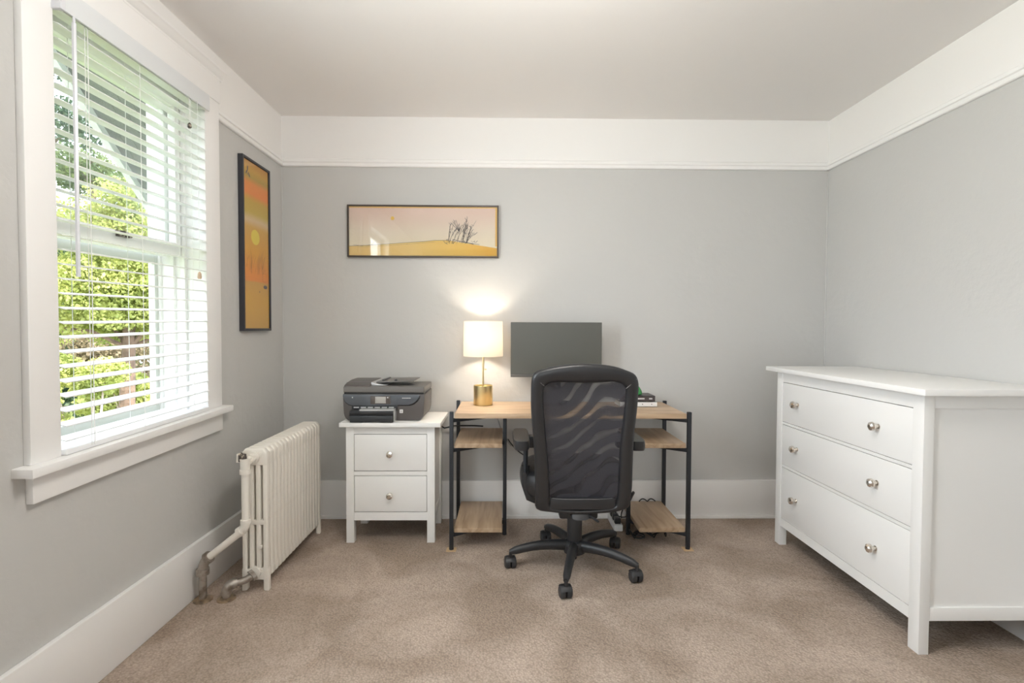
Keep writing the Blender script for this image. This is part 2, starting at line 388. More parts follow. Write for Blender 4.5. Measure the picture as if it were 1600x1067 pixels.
# added ceiling fixture, out of view, there to brighten the room
cl = thing('added_ceiling_light', (.14, 1.22, H), 'added round flush fill light with white glass dome, out of view', 'lamp')
MB().lathe([(.17, 0), (.17, -.02), (.165, -.025)], 40, Matrix.Translation((.14, 1.22, H))).build('canopy', M_white, cl)
MB().lathe([(.155, -.025), (.15, -.05), (.125, -.08), (.08, -.098), (.002, -.104)], 40, Matrix.Translation((.14, 1.22, H))).build('dome', mat('added_dome_glow', (.9, .88, .84), .3, emit=((1, .93, .86), 6)), cl)
lamp('ceiling_fill_lamp', 'POINT', (0, 0, -.30), 20, (1, .955, .90), size=.13, parent=cl)

# ------------------------------------------------------------------ the window
win = thing('window_1', (XL, 1.95, .79), 'white double hung window with wide casing, lower sash raised', 'window', kind='structure')
xc = XL+.022
MB().box(XL, xc, 1.459, 1.56, .79, 2.20, .003).build('side_casing', M_white, win, True)
MB().box(XL, xc, 2.327, 2.442, .79, 2.20, .003).build('side_casing', M_white, win, True)
MB().box(XL, xc+.004, 1.455, 2.446, 2.195, 2.318, .003).build('head_casing', M_white, win, True)
CAP = [(0, 2.300), (.027, 2.300), (.027, 2.309), (.036, 2.314), (.042, 2.326), (.052, 2.334), (.052, 2.343), (0, 2.350)]
MB().prism([(XL+d, z) for d, z in CAP], 'y', 1.43, 2.458).build('head_moulding', M_white, win, True)
MB().box(XL-.15, XL+.06, 1.422, 2.472, .763, .790, .005).box(XL-.16, XL, 1.54, 2.35, .755, .785).build('window_sill', M_white, win, True)
MB().box(XL, xc, 1.463, 2.448, .678, .763, .004).build('apron', M_white, win, True)
j = MB(); j.box(XL-.24, XL+.001, 1.52, 1.552, .77, 2.2); j.box(XL-.24, XL+.001, 2.334, 2.37, .77, 2.2); j.box(XL-.24, XL+.001, 1.54, 2.345, 2.17, 2.2)
j.build('jamb', M_white, win, True)
j = MB()
for x in (-.075, -.125, -.185):       # parting stops that make the channels
    j.box(XL+x-.008, XL+x+.006, 2.318, 2.336, .79, 2.18, .002); j.box(XL+x-.008, XL+x+.006, 1.55, 1.568, .79, 2.18, .002)
j.build('parting_stop', M_white, win, True)
def sash(name, x, z0, z1, rb, rt, stile):
    m = MB(); y0, y1 = 1.556, 2.330
    m.box(x-.016, x+.016, y0, y0+stile, z0, z1, .003); m.box(x-.016, x+.016, y1-stile, y1, z0, z1, .003)
    m.box(x-.016, x+.016, y0+stile, y1-stile, z0, z0+rb, .003); m.box(x-.016, x+.016, y0+stile, y1-stile, z1-rt, z1, .003)
    o = m.build(name, M_white, win, True)
    MB().box(x-.002, x+.002, y0+stile-.005, y1-stile+.005, z0+rb-.004, z1-rt+.004).build('glass_pane', M_glass, o, True)
    return o
sash('upper_sash', XL-.155, 1.475, 2.17, .035, .06, .036)
low = sash('lower_sash', XL-.10, 1.478, 2.168, .052, .05, .045)
MB().box(XL-.083, XL-.062, 1.93, 1.99, 1.505, 1.517, .003).box(XL-.083, XL-.078, 1.93, 1.99, 1.505, 1.53, .002).build('sash_lift', M_chip, low, True)
f = MB(); x = XL-.20                  # outer frame around the open lower half
f.box(x-.012, x+.012, 1.552, 1.60, .79, 1.49, .003); f.box(x-.012, x+.012, 2.298, 2.334, .79, 1.49, .003)
f.box(x-.012, x+.012, 1.60, 2.298, .79, .825, .003); f.box(x-.012, x+.012, 1.60, 2.298, 1.445, 1.49, .003)
f.build('outer_frame', M_ext, win, True)

# ------------------------------------------------------------------ venetian blind
bl = thing('window_blind', (XL, 1.95, 2.15), 'white venetian blind with wide slats hanging in the left window', 'blind')
bx = XL+.006
MB().box(XL+.040, XL+.048, 1.572, 2.322, 2.112, 2.182, .002).build('valance', M_val, bl, True)
MB().box(XL-.03, XL+.034, 1.566, 2.322, 2.128, 2.18, .003).build('headrail', M_slat, bl, True)
MB().box(XL+.034, XL+.049, 1.562, 1.572, 2.11, 2.19, .002).box(XL-.01, XL+.05, 1.553, 1.566, 2.11, 2.185, .002).build('end_bracket', M_wand, bl, True)
MB().box(bx-.026, bx+.026, 1.566, 2.322, .791, .808, .004).build('bottom_rail', M_slat, bl, True)
pitch_, z, slat0, k = .0443, .836, None, 0
tilt = math.radians(6.5)
while z < 2.125:
    if slat0 is None:
        m = MB(); pts = []
        for i in range(7):
            u = -.025+.05*i/6; pts.append((u, .0028*(1-(u/.025)**2)+.0013))
        for i in range(6, -1, -1):
            u = -.025+.05*i/6; pts.append((u, .0028*(1-(u/.025)**2)-.0013))
        pts = [(bx+u*math.cos(tilt)+0, w-u*math.sin(tilt)) for u, w in pts]
        m.prism([(p[0], p[1]+z) for p in pts], 'y', 1.566, 2.322)
        slat0 = m.build('slat', M_slat, bl, True, 50); zbase = z
    else:
        o = slat0.copy(); C.objects.link(o); o.location.z += z-zbase
    z += pitch_
for yy in (1.66, 1.905, 2.205):
    m = MB()
    for dx in (-.027, .027):
        m.tube([(bx+dx, yy, .80), (bx+dx, yy, 2.13)], .0011, 6)
    zz = .836
    while zz < 2.12:
        m.tube([(bx-.027, yy, zz+.0028), (bx+.027, yy, zz-.0035)], .0007, 4); zz += pitch_
    m.build('ladder_cord', M_cord, bl, True)
MB().tube([(bx+.03, 1.668, .80), (bx+.03, 1.668, 2.12)], .0014, 6).build('lift_cord', M_cord, bl, True)
MB().tube([(XL+.052, 1.596, 1.33), (XL+.052, 1.597, 2.09)], .0062, 6).lathe([(.002, 0), (.004, .004), (.004, .018), (.002, .022)], 8, Matrix.Translation((XL+.052, 1.597, 2.088))).build('tilt_wand', M_wand, bl, True)
MB().tube([(XL+.05, 2.225, 1.395), (XL+.05, 2.225, 2.12)], .0012, 6).build('pull_cord', M_cord, bl, True)
MB().lathe([(.003, .03), (.007, .022), (.0085, .006), (.006, 0)], 12, Matrix.Translation((XL+.05, 2.225, 1.37))).build('tassel', mat('wooden_tassel', (.62, .45, .32), .5), bl, True)
MB().lathe([(.003, .022), (.007, .016), (.008, .004), (.005, 0)], 12, Matrix.Translation((XL+.049, 2.17, 1.985))).build('tassel', M_chip, bl, True)
MB().tube([(XL+.049, 2.17, 2.0), (XL+.049, 2.17, 2.12)], .0012, 6).build('pull_cord', M_cord, bl, True)

# ------------------------------------------------------------------ pictures
def ink(m, pts, w, P):
    # a flat pen stroke along pts (u,v), P maps (u,v) to the print's face
    for a, c in zip(pts, pts[1:]):
        d = Vector((c[0]-a[0], c[1]-a[1])); L_ = d.length
        if L_ < 1e-6: continue
        n_ = Vector((-d.y, d.x))/L_*w/2; e = d/L_*w*.2
        m.flat([P(a[0]-n_.x-e.x, a[1]-n_.y-e.y), P(a[0]+n_.x-e.x, a[1]+n_.y-e.y), P(c[0]+n_.x+e.x, c[1]+n_.y+e.y), P(c[0]-n_.x+e.x, c[1]-n_.y+e.y)])
def blob(m, c, rx, ry, P, n=20):
    m.flat([P(c[0]+rx*math.cos(2*PI*i/n), c[1]+ry*math.sin(2*PI*i/n)) for i in range(n)])
# left wall, tall print  (u along +y, v up)
LY0, LY1, LZ0, LZ1 = 2.648, 2.953, 1.150, 2.046
pl = thing('framed_picture', (XL, 2.8, LZ0), 'tall narrow black framed orange sunset print beside the window', 'picture')
fw_ = .013; m = MB()
m.box(XL, XL+.026, LY0, LY0+fw_, LZ0, LZ1, .001); m.box(XL, XL+.026, LY1-fw_, LY1, LZ0, LZ1, .001)
m.box(XL, XL+.026, LY0+fw_, LY1-fw_, LZ0, LZ0+fw_, .001); m.box(XL, XL+.026, LY0+fw_, LY1-fw_, LZ1-fw_, LZ1, .001)
m.build('frame', M_frame_bk, pl)
MP1 = print_mat('sunset_print', 2, -.0+.013, LZ1-LZ0-.013, [(0, (214, 150, 60)), (.05, (226, 172, 62)), (.09, (200, 165, 60)), (.13, (252, 156, 66)), (.19, (254, 152, 66)), (.235, (218, 178, 62)), (.30, (216, 184, 76)), (.345, (236, 205, 160)), (.39, (232, 178, 80)), (.55, (244, 176, 52)), (.66, (252, 158, 56)), (.705, (250, 156, 64)), (.715, (226, 172, 84)), (.80, (234, 180, 76)), (1, (228, 176, 80))], 5, .03)
pr = MB().box(XL+.004, XL+.018, LY0+.012, LY1-.012, LZ0+.012, LZ1-.012).build('print', MP1, pl, smooth=0)
PX = XL+.0186
def PL(u, v): return (PX, LY0+u, LZ0+v)
W_, Hh = LY1-LY0, LZ1-LZ0
m = MB(); blob(m, (.46*W_, .555*Hh), .047, .040, PL, 28); m.build('painted_sun', mat('sun_yellow', lin((250, 226, 84)), .7), pr, smooth=0)
m = MB()
rnd = random.Random(3)
for i in range(26):
    u = rnd.uniform(.10, .80)*W_; v = Hh*rnd.uniform(.335, .375); hgt = rnd.uniform(.04, .11); lean_ = rnd.uniform(-.01, .035)
    ink(m, [(u, v), (u+lean_*.4, v+hgt*.6), (u+lean_, v+hgt)], .0012, PL)
ink(m, [(.72*W_, .30*Hh), (.86*W_, .30*Hh), (.86*W_, .35*Hh), (.72*W_, .35*Hh), (.72*W_, .30*Hh)], .001, PL)
ink(m, [(.75*W_, .35*Hh), (.80*W_, .375*Hh), (.84*W_, .35*Hh)], .001, PL)
m.build('reed_drawing', M_inkbrown, pr, smooth=0)
m = MB(); blob(m, (.82*W_, .268*Hh), .022, .010, PL); m.build('stone_mark', M_ink, pr, smooth=0)
m = MB(); blob(m, (.6*W_, .235*Hh), .004, .004, PL); m.build('stone_mark', M_ink, pr, smooth=0)
m = MB()
def petal(u, v, a, l, w):
    m.flat([PL(u+l*.5*math.cos(t)*math.cos(a)-w*.5*math.sin(t)*math.sin(a), v+l*.5*math.cos(t)*math.sin(a)+w*.5*math.sin(t)*math.cos(a)) for t in [2*PI*i_/14 for i_ in range(14)]])
petal(.205*W_, .938*Hh, 1.45, .030, .011); petal(.17*W_, .915*Hh, .9, .026, .010); petal(.255*W_, .905*Hh, 2.2, .030, .011); petal(.20*W_, .905*Hh, 2.0, .012, .006)
m.build('bird_drawing', M_ink, pr, smooth=0)
MB().box(XL+.0195, XL+.0205, LY0+.012, LY1-.012, LZ0+.012, LZ1-.012).build('glass', M_glass, pl, smooth=0)
# back wall, wide print (u along +x, v up)
BX0, BX1, BZ0, BZ1 = -.952, -.040, 1.594, 1.908
pb = thing('framed_picture', ((BX0+BX1)/2, YB, BZ0), 'wide brown framed pale dune and grass print on the back wall', 'picture')
m = MB(); fy0, fy1, w2 = YB-.026, YB, .0095
m.box(BX0, BX0+w2, fy0, fy1, BZ0, BZ1, .001); m.box(BX1-w2, BX1, fy0, fy1, BZ0, BZ1, .001)
m.box(BX0+w2, BX1-w2, fy0, fy1, BZ0, BZ0+w2, .001); m.box(BX0+w2, BX1-w2, fy0, fy1, BZ1-w2, BZ1, .001)
m.build('frame', M_frame_dk, pb)
MP2 = print_mat('pale_sky_print', 2, .009, BZ1-BZ0-.009, [(0, (231, 196, 182)), (.25, (232, 205, 190)), (.5, (236, 218, 200)), (.8, (240, 224, 200)), (1, (240, 224, 200))], 4, .12)
pr2 = MB().box(BX0+.008, BX1-.008, YB-.016, YB-.004, BZ0+.008, BZ1-.008).build('print', MP2, pb, smooth=0)
PY = YB-.0164
iw, ih = (BX1-BX0-2*w2), (BZ1-BZ0-2*w2)
def PB(u, v): return (BX0+w2+u*iw, PY, BZ0+w2+(1-v)*ih)          # u right, v down, both 0..1
def PB2(u, v): return (BX0+w2+u*iw, PY-.0003, BZ0+w2+(1-v)*ih)
dune = [(0, .81), (.06, .80), (.12, .795), (.23, .77), (.38, .735), (.5, .71), (.58, .685), (.67, .68), (.73, .71), (.83, .755), (.9, .79), (1, .835)]
MP3 = print_mat('dune_print', 0, (BX1-BX0)/2, -(BX1-BX0)/2, [(0, (240, 200, 128)), (.45, (243, 206, 132)), (.75, (240, 196, 105)), (.95, (238, 182, 78)), (1, (238, 186, 90))], 8, .12)
m = MB().flat([PB(u, v) for u, v in dune]+[PB(1, 1), PB(0, 1)]); m.build('painted_dune', MP3, pr2, smooth=0)
m = MB().flat([PB2(0, 0), PB2(1, 0), PB2(1, .025), PB2(0, .025)]).flat([PB2(.988, .025), PB2(1, .025), PB2(1, .8), PB2(.988, .8)])
m.build('gold_edge', mat('gold_edge', lin((240, 190, 100)), .6), pr2, smooth=0)
m = MB(); blob(m, (.293, .235), .0125, .038, PB2); m.build('painted_sun', mat('pale_sun', lin((244, 200, 90)), .7), pr2, smooth=0)
m = MB(); rnd = random.Random(5)
def inkn(pts, w):     # strokes given in the print's own 0..1 frame, width in metres
    q = [(u*iw, -v*ih) for u, v in pts]
    ink(m, q, w, lambda u, v: (BX0+w2+u, PY-.0005, BZ0+w2+ih+v))
inkn([(u, v-.004) for u, v in dune[:8]], .0019); inkn([(u, v+.02+rnd.uniform(-.01, .01)) for u, v in dune[1:7]], .0009)
inkn([(.03, .78), (.08, .80), (.16, .775)], .0012); inkn([(.70, .66), (.78, .72), (.88, .76)], .0022); inkn([(.76, .70), (.84, .755)], .003)
for i in range(24):
    u = rnd.uniform(.665, .80); v = .70+rnd.uniform(-.02, .05)
    hgt = rnd.uniform(.2, .58)*(1-abs(u-.74)*3); ln_ = rnd.uniform(.01, .07)
    p = [(u, v), (u+ln_*.35, v-hgt*.5), (u+ln_, v-hgt)]
    inkn(p, .0014)
    for k in range(3):
        t_ = rnd.uniform(.4, 1); q = (u+ln_*t_, v-hgt*t_); inkn([q, (q[0]+rnd.uniform(-.015, .015), q[1]-rnd.uniform(.02, .06))], .0018)
for i in range(26):
    u = rnd.uniform(.64, .86); v = .70+rnd.uniform(-.03, .05); inkn([(u, v), (u+rnd.uniform(-.01, .02), v+rnd.uniform(-.05, .03))], .002)
for i in range(6):
    u = .70+.018*i*.6; inkn([(.745, .50), (u-.01, .30+rnd.uniform(-.05, .08))], .0022)
m.build('grass_drawing', M_ink, pr2, smooth=0)
MB().box(BX0+.008, BX1-.008, YB-.0195, YB-.0185, BZ0+.008, BZ1-.008).build('glass', M_glass, pb, smooth=0)

# ------------------------------------------------------------------ radiator
ra = thing('radiator', (-1.103, 2.6, 0), 'old cast iron radiator with cream paint under the window wall', 'radiator')
NS, RP, RY0 = 17, .0395, 2.272
def section(legs):
    m = MB(); x0, x1 = -1.160, -1.047; w = .0215
    for i in range(4):
        xa = x0+(x1-x0-w)*i/3
        lo = 0.0 if (legs and i in (0, 3)) else .062
        m.box(xa, xa+w, .003, .0335, lo, .615, .0098, 3)
    x0 -= .0008; x1 += .0008; m.prism([(x0, .56), (x1, .56), (x1, .615), (x1-.018, .636), (x0+.018, .636), (x0, .615)], 'y', .001, .0355, .0098, 3)
    m.box(x0+.003, x1-.003, .003, .0325, .295, .318, .006); m.prism([(x0, .058), (x0+.02, .05), (x1-.02, .05), (x1, .058), (x1, .10), (x0, .10)], 'y', .004, .0325, .004, 2)
    if legs:
        m.prism([(x0+.012, .06), (x0+.03, .10), (x0, .10), (x0-.002, 0), (x0+.010, 0)], 'y', .006, .0295, .002)
        m.prism([(x1-.012, .06), (x1-.03, .10), (x1, .10), (x1+.002, 0), (x1-.010, 0)], 'y', .006, .0295, .002)
    return m
s_end = section(True).build('section', M_radi); s_mid = section(False).build('section', M_radi)
for i in range(NS):
    src = s_end if i in (0, NS-1) else s_mid
    o = src if (i in (0, 1)) else src.copy()
    if o is not src: C.objects.link(o)
    o.parent = ra; o.location = (-ra.location.x, RY0+i*RP-ra.location.y, 0)
for zc in (.598, .085):
    MB().tube([(-1.103, RY0-.008, zc), (-1.103, RY0+.01, zc)], .027, 20).tube([(-1.075, RY0-.004, zc+.01), (-1.075, RY0+.01, zc+.01)], .008, 12).build('hub', M_radi, ra)
    zq = .6 if zc > .3 else .08
    MB().tube([(-1.103, RY0+.03, zq), (-1.103, RY0+NS*RP-.03, zq)], .02, 14).build('connecting_pipe', M_radi, ra)
MB().tube([(-1.075, RY0-.006, .20), (-1.075, RY0+.006, .20)], .007, 10).build('rivet', M_radi, ra)
PYY = 2.2; px_ = -1.104
MB().tube([(px_, PYY, .33), (px_, PYY, .56)], .0155, 16).tube([(px_-.008, PYY, .305), (-1.268, PYY, .182)], .0150, 16).build('riser_pipe', M_radi, ra)
MB().tube([(px_, PYY, .565), (px_, PYY, .545)], .022, 18).tube([(px_, PYY, .565), (px_, PYY, .61)], [.019, .021], 16).tube([(px_, PYY, .592), (-1.103, RY0-.004, .598)], .018, 16).tube([(-1.103, 2.235, .596), (-1.103, 2.25, .597)], .0225, 8).build('valve_body', M_radi, ra)
MB().tube([(px_-.006, PYY, .608), (px_-.006, PYY, .63)], [.013, .010], 12).box(px_-.024, px_-.014, PYY-.012, PYY+.012, .598, .635, .004).build('valve_stem', M_chip, ra)
MB().tube([(px_-.030, PYY, .595), (px_-.026, PYY, .63)], [.008, .009], 10).build('valve_cap', M_radi, ra)
MB().tube([(px_, PYY, .350), (px_, PYY, .333)], .0215, 18).tube(bez((px_, PYY, .338), (px_, PYY, .315), (px_-.022, PYY, .298), 5), .0195, 16).tube([(px_-.016, PYY, .303), (px_-.03, PYY, .292)], .0215, 18).build('painted_elbow', M_radi, ra)
MB().tube(bez((-1.262, PYY, .187), (-1.287, PYY, .168), (-1.289, PYY, .125), 6), .0195, 16).tube([(-1.258, PYY, .190), (-1.272, PYY, .180)], .0255, 18).tube([(-1.289, PYY, .138), (-1.289, PYY, .112)], .0258, 12).tube([(-1.289, PYY, .12), (-1.289, PYY, .0)], .0155, 16).build('floor_riser', M_barepipe, ra)
MB().tube([(-1.194, 2.208, 0), (-1.194, 2.208, .03)], .0155, 14).tube(bez((-1.194, 2.208, .022), (-1.194, 2.208, .062), (-1.168, 2.222, .062), 6), .0205, 16).tube([(-1.172, 2.22, .062), (-1.158, 2.228, .062)], .023, 12).tube([(-1.165, 2.224, .062), (-1.128, 2.245, .066), (-1.103, 2.262, .08)], .0155, 16).tube([(-1.112, 2.255, .076), (-1.103, 2.266, .082)], .026, 8).build('return_pipe', M_barepipe, ra)
for n_, (x, y) in enumerate(((-1.289, PYY), (-1.194, 2.208))):
    MB().lathe([(.017, .001), (.038, .001), (.037, .006), (.022, .010), (.017, .010)], 28, Matrix.Translation((x, y, 0))).build('floor_plate', M_brassring, ra)

# ------------------------------------------------------------------ drawer furniture
KN = [(.0065, 0), (.0065, .012), (.010, .014), (.0175, .021), (.019, .027), (.0165, .034), (.009, .0385), (.003, .039)]
KNS = [(.0105, 0), (.0105, .002), (.0065, .003)]+KN[1:]
def knob(axis, loc, parent, s=1.0):
    return MB().lathe([(r*s, z_*s) for r, z_ in KNS], 9, rot_to(axis, loc)).build('knob', M_knob, parent, smooth=20)
# two-drawer nightstand
ns = thing('nightstand', (-.615, 2.94, 0), 'small white two drawer nightstand under the printer', 'nightstand')
NX0, NX1, NF, NB = -.857, -.378, 2.788, 3.105
MB().box(-.884, -.342, 2.755, 3.122, .637, .660, .002).build('top', M_lacq, ns)
lw = .042
for (xa, ya) in ((NX0, NF), (NX1-lw, NF), (NX0, NB-lw), (NX1-lw, NB-lw)):
    MB().box(xa, xa+lw, ya, ya+lw, 0, .637, .0015).build('leg', M_lacq, ns)
for xa in (NX0+.010, NX1-.022):
    MB().box(xa, xa+.012, NF+lw, NB-lw, .16, .637).box(xa-.006, xa+.016, NF+lw, NB-lw, .122, .165, .001).build('side_panel', M_lacq, ns)
MB().box(NX0+lw, NX1-lw, NB-.02, NB-.01, .125, .637).build('back_panel', M_lacq, ns)
x0, x1 = NX0+lw, NX1-lw
for za, zb_ in ((.594, .637), (.368, .390), (.122, .166)): MB().box(x0, x1, NF+.003, NF+.03, za, zb_).build('front_rail', M_lacq, ns)
MB().box(x0, x1, NF+.028, NF+.034, .16, .60).build('carcass', M_groove, ns)
for za, zb_ in ((.3915, .5925), (.1675, .3665)):
    d = MB().box(x0+.003, x1-.003, NF+.004, NF+.026, za+.0022, zb_-.0022, .0012).build('drawer', M_lacq, ns)
    knob((0, -1, 0), ((x0+x1)/2-.001, NF+.004, (za+zb_)/2-.005), d)
# chest of drawers (front faces the window wall)
ch = thing('chest_of_drawers', (1.72, 2.31, 0), 'wide white three drawer chest standing along the right wall', 'chest of drawers')
CX0, CX1, CY0, CY1 = 1.492, 1.957, 1.809, 2.800
MB().box(1.456, 1.972, 1.763, 2.858, .940, .9625, .0025).build('top', M_lacq, ch)
lw = .050; lx = .037
for (xa, ya) in ((CX0, CY0), (CX0, CY1-lw), (CX1-lx, CY0), (CX1-lx, CY1-lw)):
    MB().box(xa if xa == CX0 else xa+.014, xa+lx, ya, ya+lw, 0, .940, .0015).build('leg', M_lacq, ch)
for ya, s_ in ((CY0, 1), (CY1, -1)):
    o0, o1 = sorted((ya+s_*.010, ya+s_*.022)); r0, r1 = sorted((ya+s_*.002, ya+s_*.022))
    MB().box(CX0+lx, CX1-lx+.014, o0, o1, .16, .90).build('side_panel', M_lacq, ch)
    for za, zb_ in ((.890, .940), (.122, .170)): MB().box(CX0+lx, CX1-lx+.014, r0, r1, za, zb_, .0012).build('side_rail', M_lacq, ch)
MB().box(CX1-.012, CX1-.004, CY0+lw, CY1-lw, .1, .94).build('back_panel', M_lacq, ch)
y0, y1 = CY0+lw, CY1-lw
for za, zb_ in ((.886, .940), (.660, .673), (.430, .443), (.106, .150)): MB().box(CX0+.003, CX0+.022, y0, y1, za, zb_).build('front_rail', M_lacq, ch)
MB().box(CX0+.020, CX0+.026, y0, y1, .12, .92).build('carcass', M_groove, ch)
for za, zb_, kz in ((.673, .886, .783), (.443, .660, .555), (.150, .430, .290)):
    d = MB().box(CX0+.003, CX0+.018, y0+.0022, y1-.0022, za+.002, zb_-.003, .0012).build('drawer', M_lacq, ch)
    for ky in (2.036, 2.604): knob((-1, 0, 0), (CX0+.003, ky, kz), d)

# ------------------------------------------------------------------ desk
dk = thing('desk', (.35, 2.9, 0), 'pale oak top desk on black steel legs with side shelves', 'desk')
DT = .722
MB().box(-.262, .957, 2.692, 3.132, DT-.026, DT, .0015).build('desktop', M_woodx, dk)
LEGS = [(-.278, 2.695), (.972, 2.695), (-.280, 3.115), (.972, 3.115), (0.002, 2.890), (.702, 2.890)]
for i, (x, y) in enumerate(LEGS):
    MB().box(x-.0105, x+.0105, y-.0105, y+.0105, .008, DT+.006 if i < 4 else DT-.028, .003).lathe([(.012, 0), (.012, .009)], 14, Matrix.Translation((x, y, 0))).build('leg', M_black, dk)
for zt in (DT-.026, .539, .091):
    for a, c in ((0, 4), (2, 4), (1, 5), (3, 5)):
        A = Vector((*LEGS[a], zt-.0105)); B = Vector((*LEGS[c], zt-.0105)); d = (B-A)
        MB().box(0, d.length, -.009, .009, -.010, .010, .002, mtx=Matrix.Translation(A) @ Matrix.Rotation(math.atan2(d.y, d.x), 4, 'Z')).build('brace', M_black, dk)
for xa, xb in ((-.263, -.012), (.716, .957)):
    for zt in (.539, .091):
        MB().box(xa, xb, 2.698, 3.118, zt, zt+.0245, .0015).build('shelf', M_woody, dk)
for x, y, l in ((-.278, 2.695, 'flat tan felt pad under the desk front leg near the nightstand'), (.972, 2.695, 'flat tan felt pad under the right front desk leg')):
    tag(MB().box(x-.026, x+.026, y-.026, y+.026, .0005, .004, .0015).build('felt_pad', M_pad), l, 'pad')
    bpy.context.view_layer.update()
for o in dk.children:
    if o.name.startswith('leg'): o.location.z += .0035

# ------------------------------------------------------------------ lamp
lx_, ly_ = -.126, 3.005
lp = thing('table_lamp', (lx_, ly_, DT), 'lit brass table lamp with white drum shade on the desk', 'lamp')
T = Matrix.Translation((lx_, ly_, DT))
MB().lathe([(.054, 0), (.055, .002), (.055, .113), (.053, .114), (.049, .113), (.049, .100), (.004, .099)], 48, T).build('base', M_brass, lp)
MB().tube([(lx_, ly_, DT+.1), (lx_, ly_, DT+.42)], .0052, 16).build('pole', M_brass, lp)
MB().tube([(lx_+.004, ly_, DT+.206), (lx_+.014, ly_, DT+.206)], .0016, 8).lathe([(.001, -.004), (.004, -.002), (.004, .002), (.001, .004)], 10, rot_to((1, 0, 0), (lx_+.016, ly_, DT+.206))).build('switch', M_brass, lp)
MB().lathe([(.1155, .284), (.112, .486), (.1105, .486), (.114, .284), (.1155, .284)], 64, T, cap=False).build('shade', M_shade, lp)
m = MB()
for a in range(3):
    t = 2*PI*a/3+.4; m.tube([(lx_, ly_, DT+.47), (lx_+.111*math.cos(t), ly_+.111*math.sin(t), DT+.47)], .0014, 6)
m.tube([(lx_, ly_, DT+.41), (lx_, ly_, DT+.47)], .003, 8); m.build('shade_spider', M_brass, lp)
MB().lathe([(.010, .35), (.013, .365), (.027, .395), (.029, .412), (.022, .435), (.006, .446)], 20, T).build('bulb', M_bulb, lp)
lamp('lamp_light', 'POINT', (0, 0, .40), 13, (1, .89, .76), size=.035, parent=lp)

# ------------------------------------------------------------------ monitor
mo = thing('monitor', (.30, 3.02, DT), 'dark switched off computer monitor standing on the desk', 'monitor')
MB().box(.034, .565, 3.000, 3.022, .884, 1.204, .003).box(.15, .45, 3.02, 3.045, .95, 1.15, .008).build('housing', M_bezel, mo)
MB().box(.0365, .5625, 2.9985, 3.001, .902, 1.2015).build('screen', M_monitor, mo, smooth=0)
MB().box(.035, .564, 2.998, 3.001, .885, .9005, .001).build('bezel_strip', M_bezel, mo)
MB().box(.27, .33, 3.03, 3.05, DT+.01, 1.05, .003).build('stand', M_plastic, mo)
MB().prism(superell(.30, 3.02, .11, .085, 4, 32), 'z', DT, DT+.012, .003).build('stand_base', M_plastic, mo)

# ------------------------------------------------------------------ books and ornament
def book(name, x0, x1, y0, y1, z0, z1, cm, label, text):
    r = thing(name, ((x0+x1)/2, (y0+y1)/2, z0), label, 'book', 'books stacked on the desk')
    MB().box(x0, x1, y0, y1, z0, z0+.0025).box(x0, x1, y0, y1, z1-.0025, z1).box(x0, x1, y0, y0+.003, z0, z1).build('cover', cm, r)
    MB().box(x0+.003, x1-.004, y0+.003, y1-.004, z0+.0026, z1-.0026).build('pages', M_paper, r)
    for (a, c_, hh) in text: MB().box(a, c_, y0-.0006, y0, (z0+z1)/2-hh, (z0+z1)/2+hh).build('spine_print', M_text if cm is M_dbook else M_ink, r)
book('book', .66, .871, 2.93, 3.085, DT, DT+.030, M_wbook, 'white book lying under the dark book on the desk', [(.70, .705, .004), (.785, .79, .003), (.838, .842, .003)])
book('book', .655, .861, 2.935, 3.08, DT+.0305, DT+.062, M_dbook, 'dark brown book on top of the white book', [(.70, .80, .0035), (.826, .845, .004)])
go = thing('glass_ornament', (.776, 2.98, DT+.0625), 'small green glass teardrop ornament on the dark book', 'ornament')
MB().lathe([(.012, 0), (.020, .004), (.0215, .014), (.018, .026), (.011, .038), (.005, .046), (.0015, .050)], 24, Matrix.Translation((.776, 2.98, DT+.0625))).build('body', M_green, go)

# ------------------------------------------------------------------ printer
pn = thing('printer', (-.655, 2.95, .66), 'grey all in one printer on the white nightstand', 'printer')
X0, X1, Y0, Y1, Z0 = -.884, -.438, 2.822, 3.105, .660
# body: rounded lower corners seen from the front
def bodyline(z0, z1, x0, x1, r):
    pts = [(x0, z1), (x1, z1)]
    for i in range(7):
        t = i/6*PI/2; pts.append((x1-.004-r*(1-math.cos(t)), z0+r*1.6*(1-math.sin(t))))
    for i in range(6, -1, -1):
        t = i/6*PI/2; pts.append((x0+.004+r*(1-math.cos(t)), z0+r*1.6*(1-math.sin(t))))
    return pts
MB().prism(bodyline(Z0, .806, X0, X1, .034), 'y', Y0, Y1, .004).build('body', M_prn, pn)
MB().box(X0+.006, X1-.006, Y0+.006, Y1-.004, .806, .813).build('gap', M_prndk, pn)
MB().box(X0+.002, X1-.001, Y0+.000, Y1, .813, .848, .009, 3).build('scanner_lid', M_prntop, pn)
m = MB(); m.prism([(Y0+.004, .845), (Y0+.004, .854), (Y0+.05, .865), (Y0+.14, .872), (Y1-.03, .872), (Y1-.01, .862), (Y1-.01, .845)], 'x', X0+.006, X0+.150, .006, 3)
m.build('document_feeder', M_prn, pn)
MB().prism([(X0+.145, .849), (X0+.148, .869), (X0+.170, .862), (X0+.205, .855), (X0+.23, .852), (X0+.23, .849)], 'y', Y0+.03, Y1-.04, .002).build('feeder_slope', M_silver, pn)
tr = MB().prism([(X0+.17, .862), (X0+.38, .871), (X0+.38, .875), (X0+.21, .873), (X0+.17, .868)], 'y', Y0+.05, Y1-.03, .0015).build('document_tray', M_prntop, pn)
MB().box(X0+.20, X0+.215, Y0+.06, Y1-.06, .870, .880, .003).box(X0+.27, X0+.283, Y0+.055, Y0+.08, .868, .881, .003).build('paper_guide', M_prndk, tr)
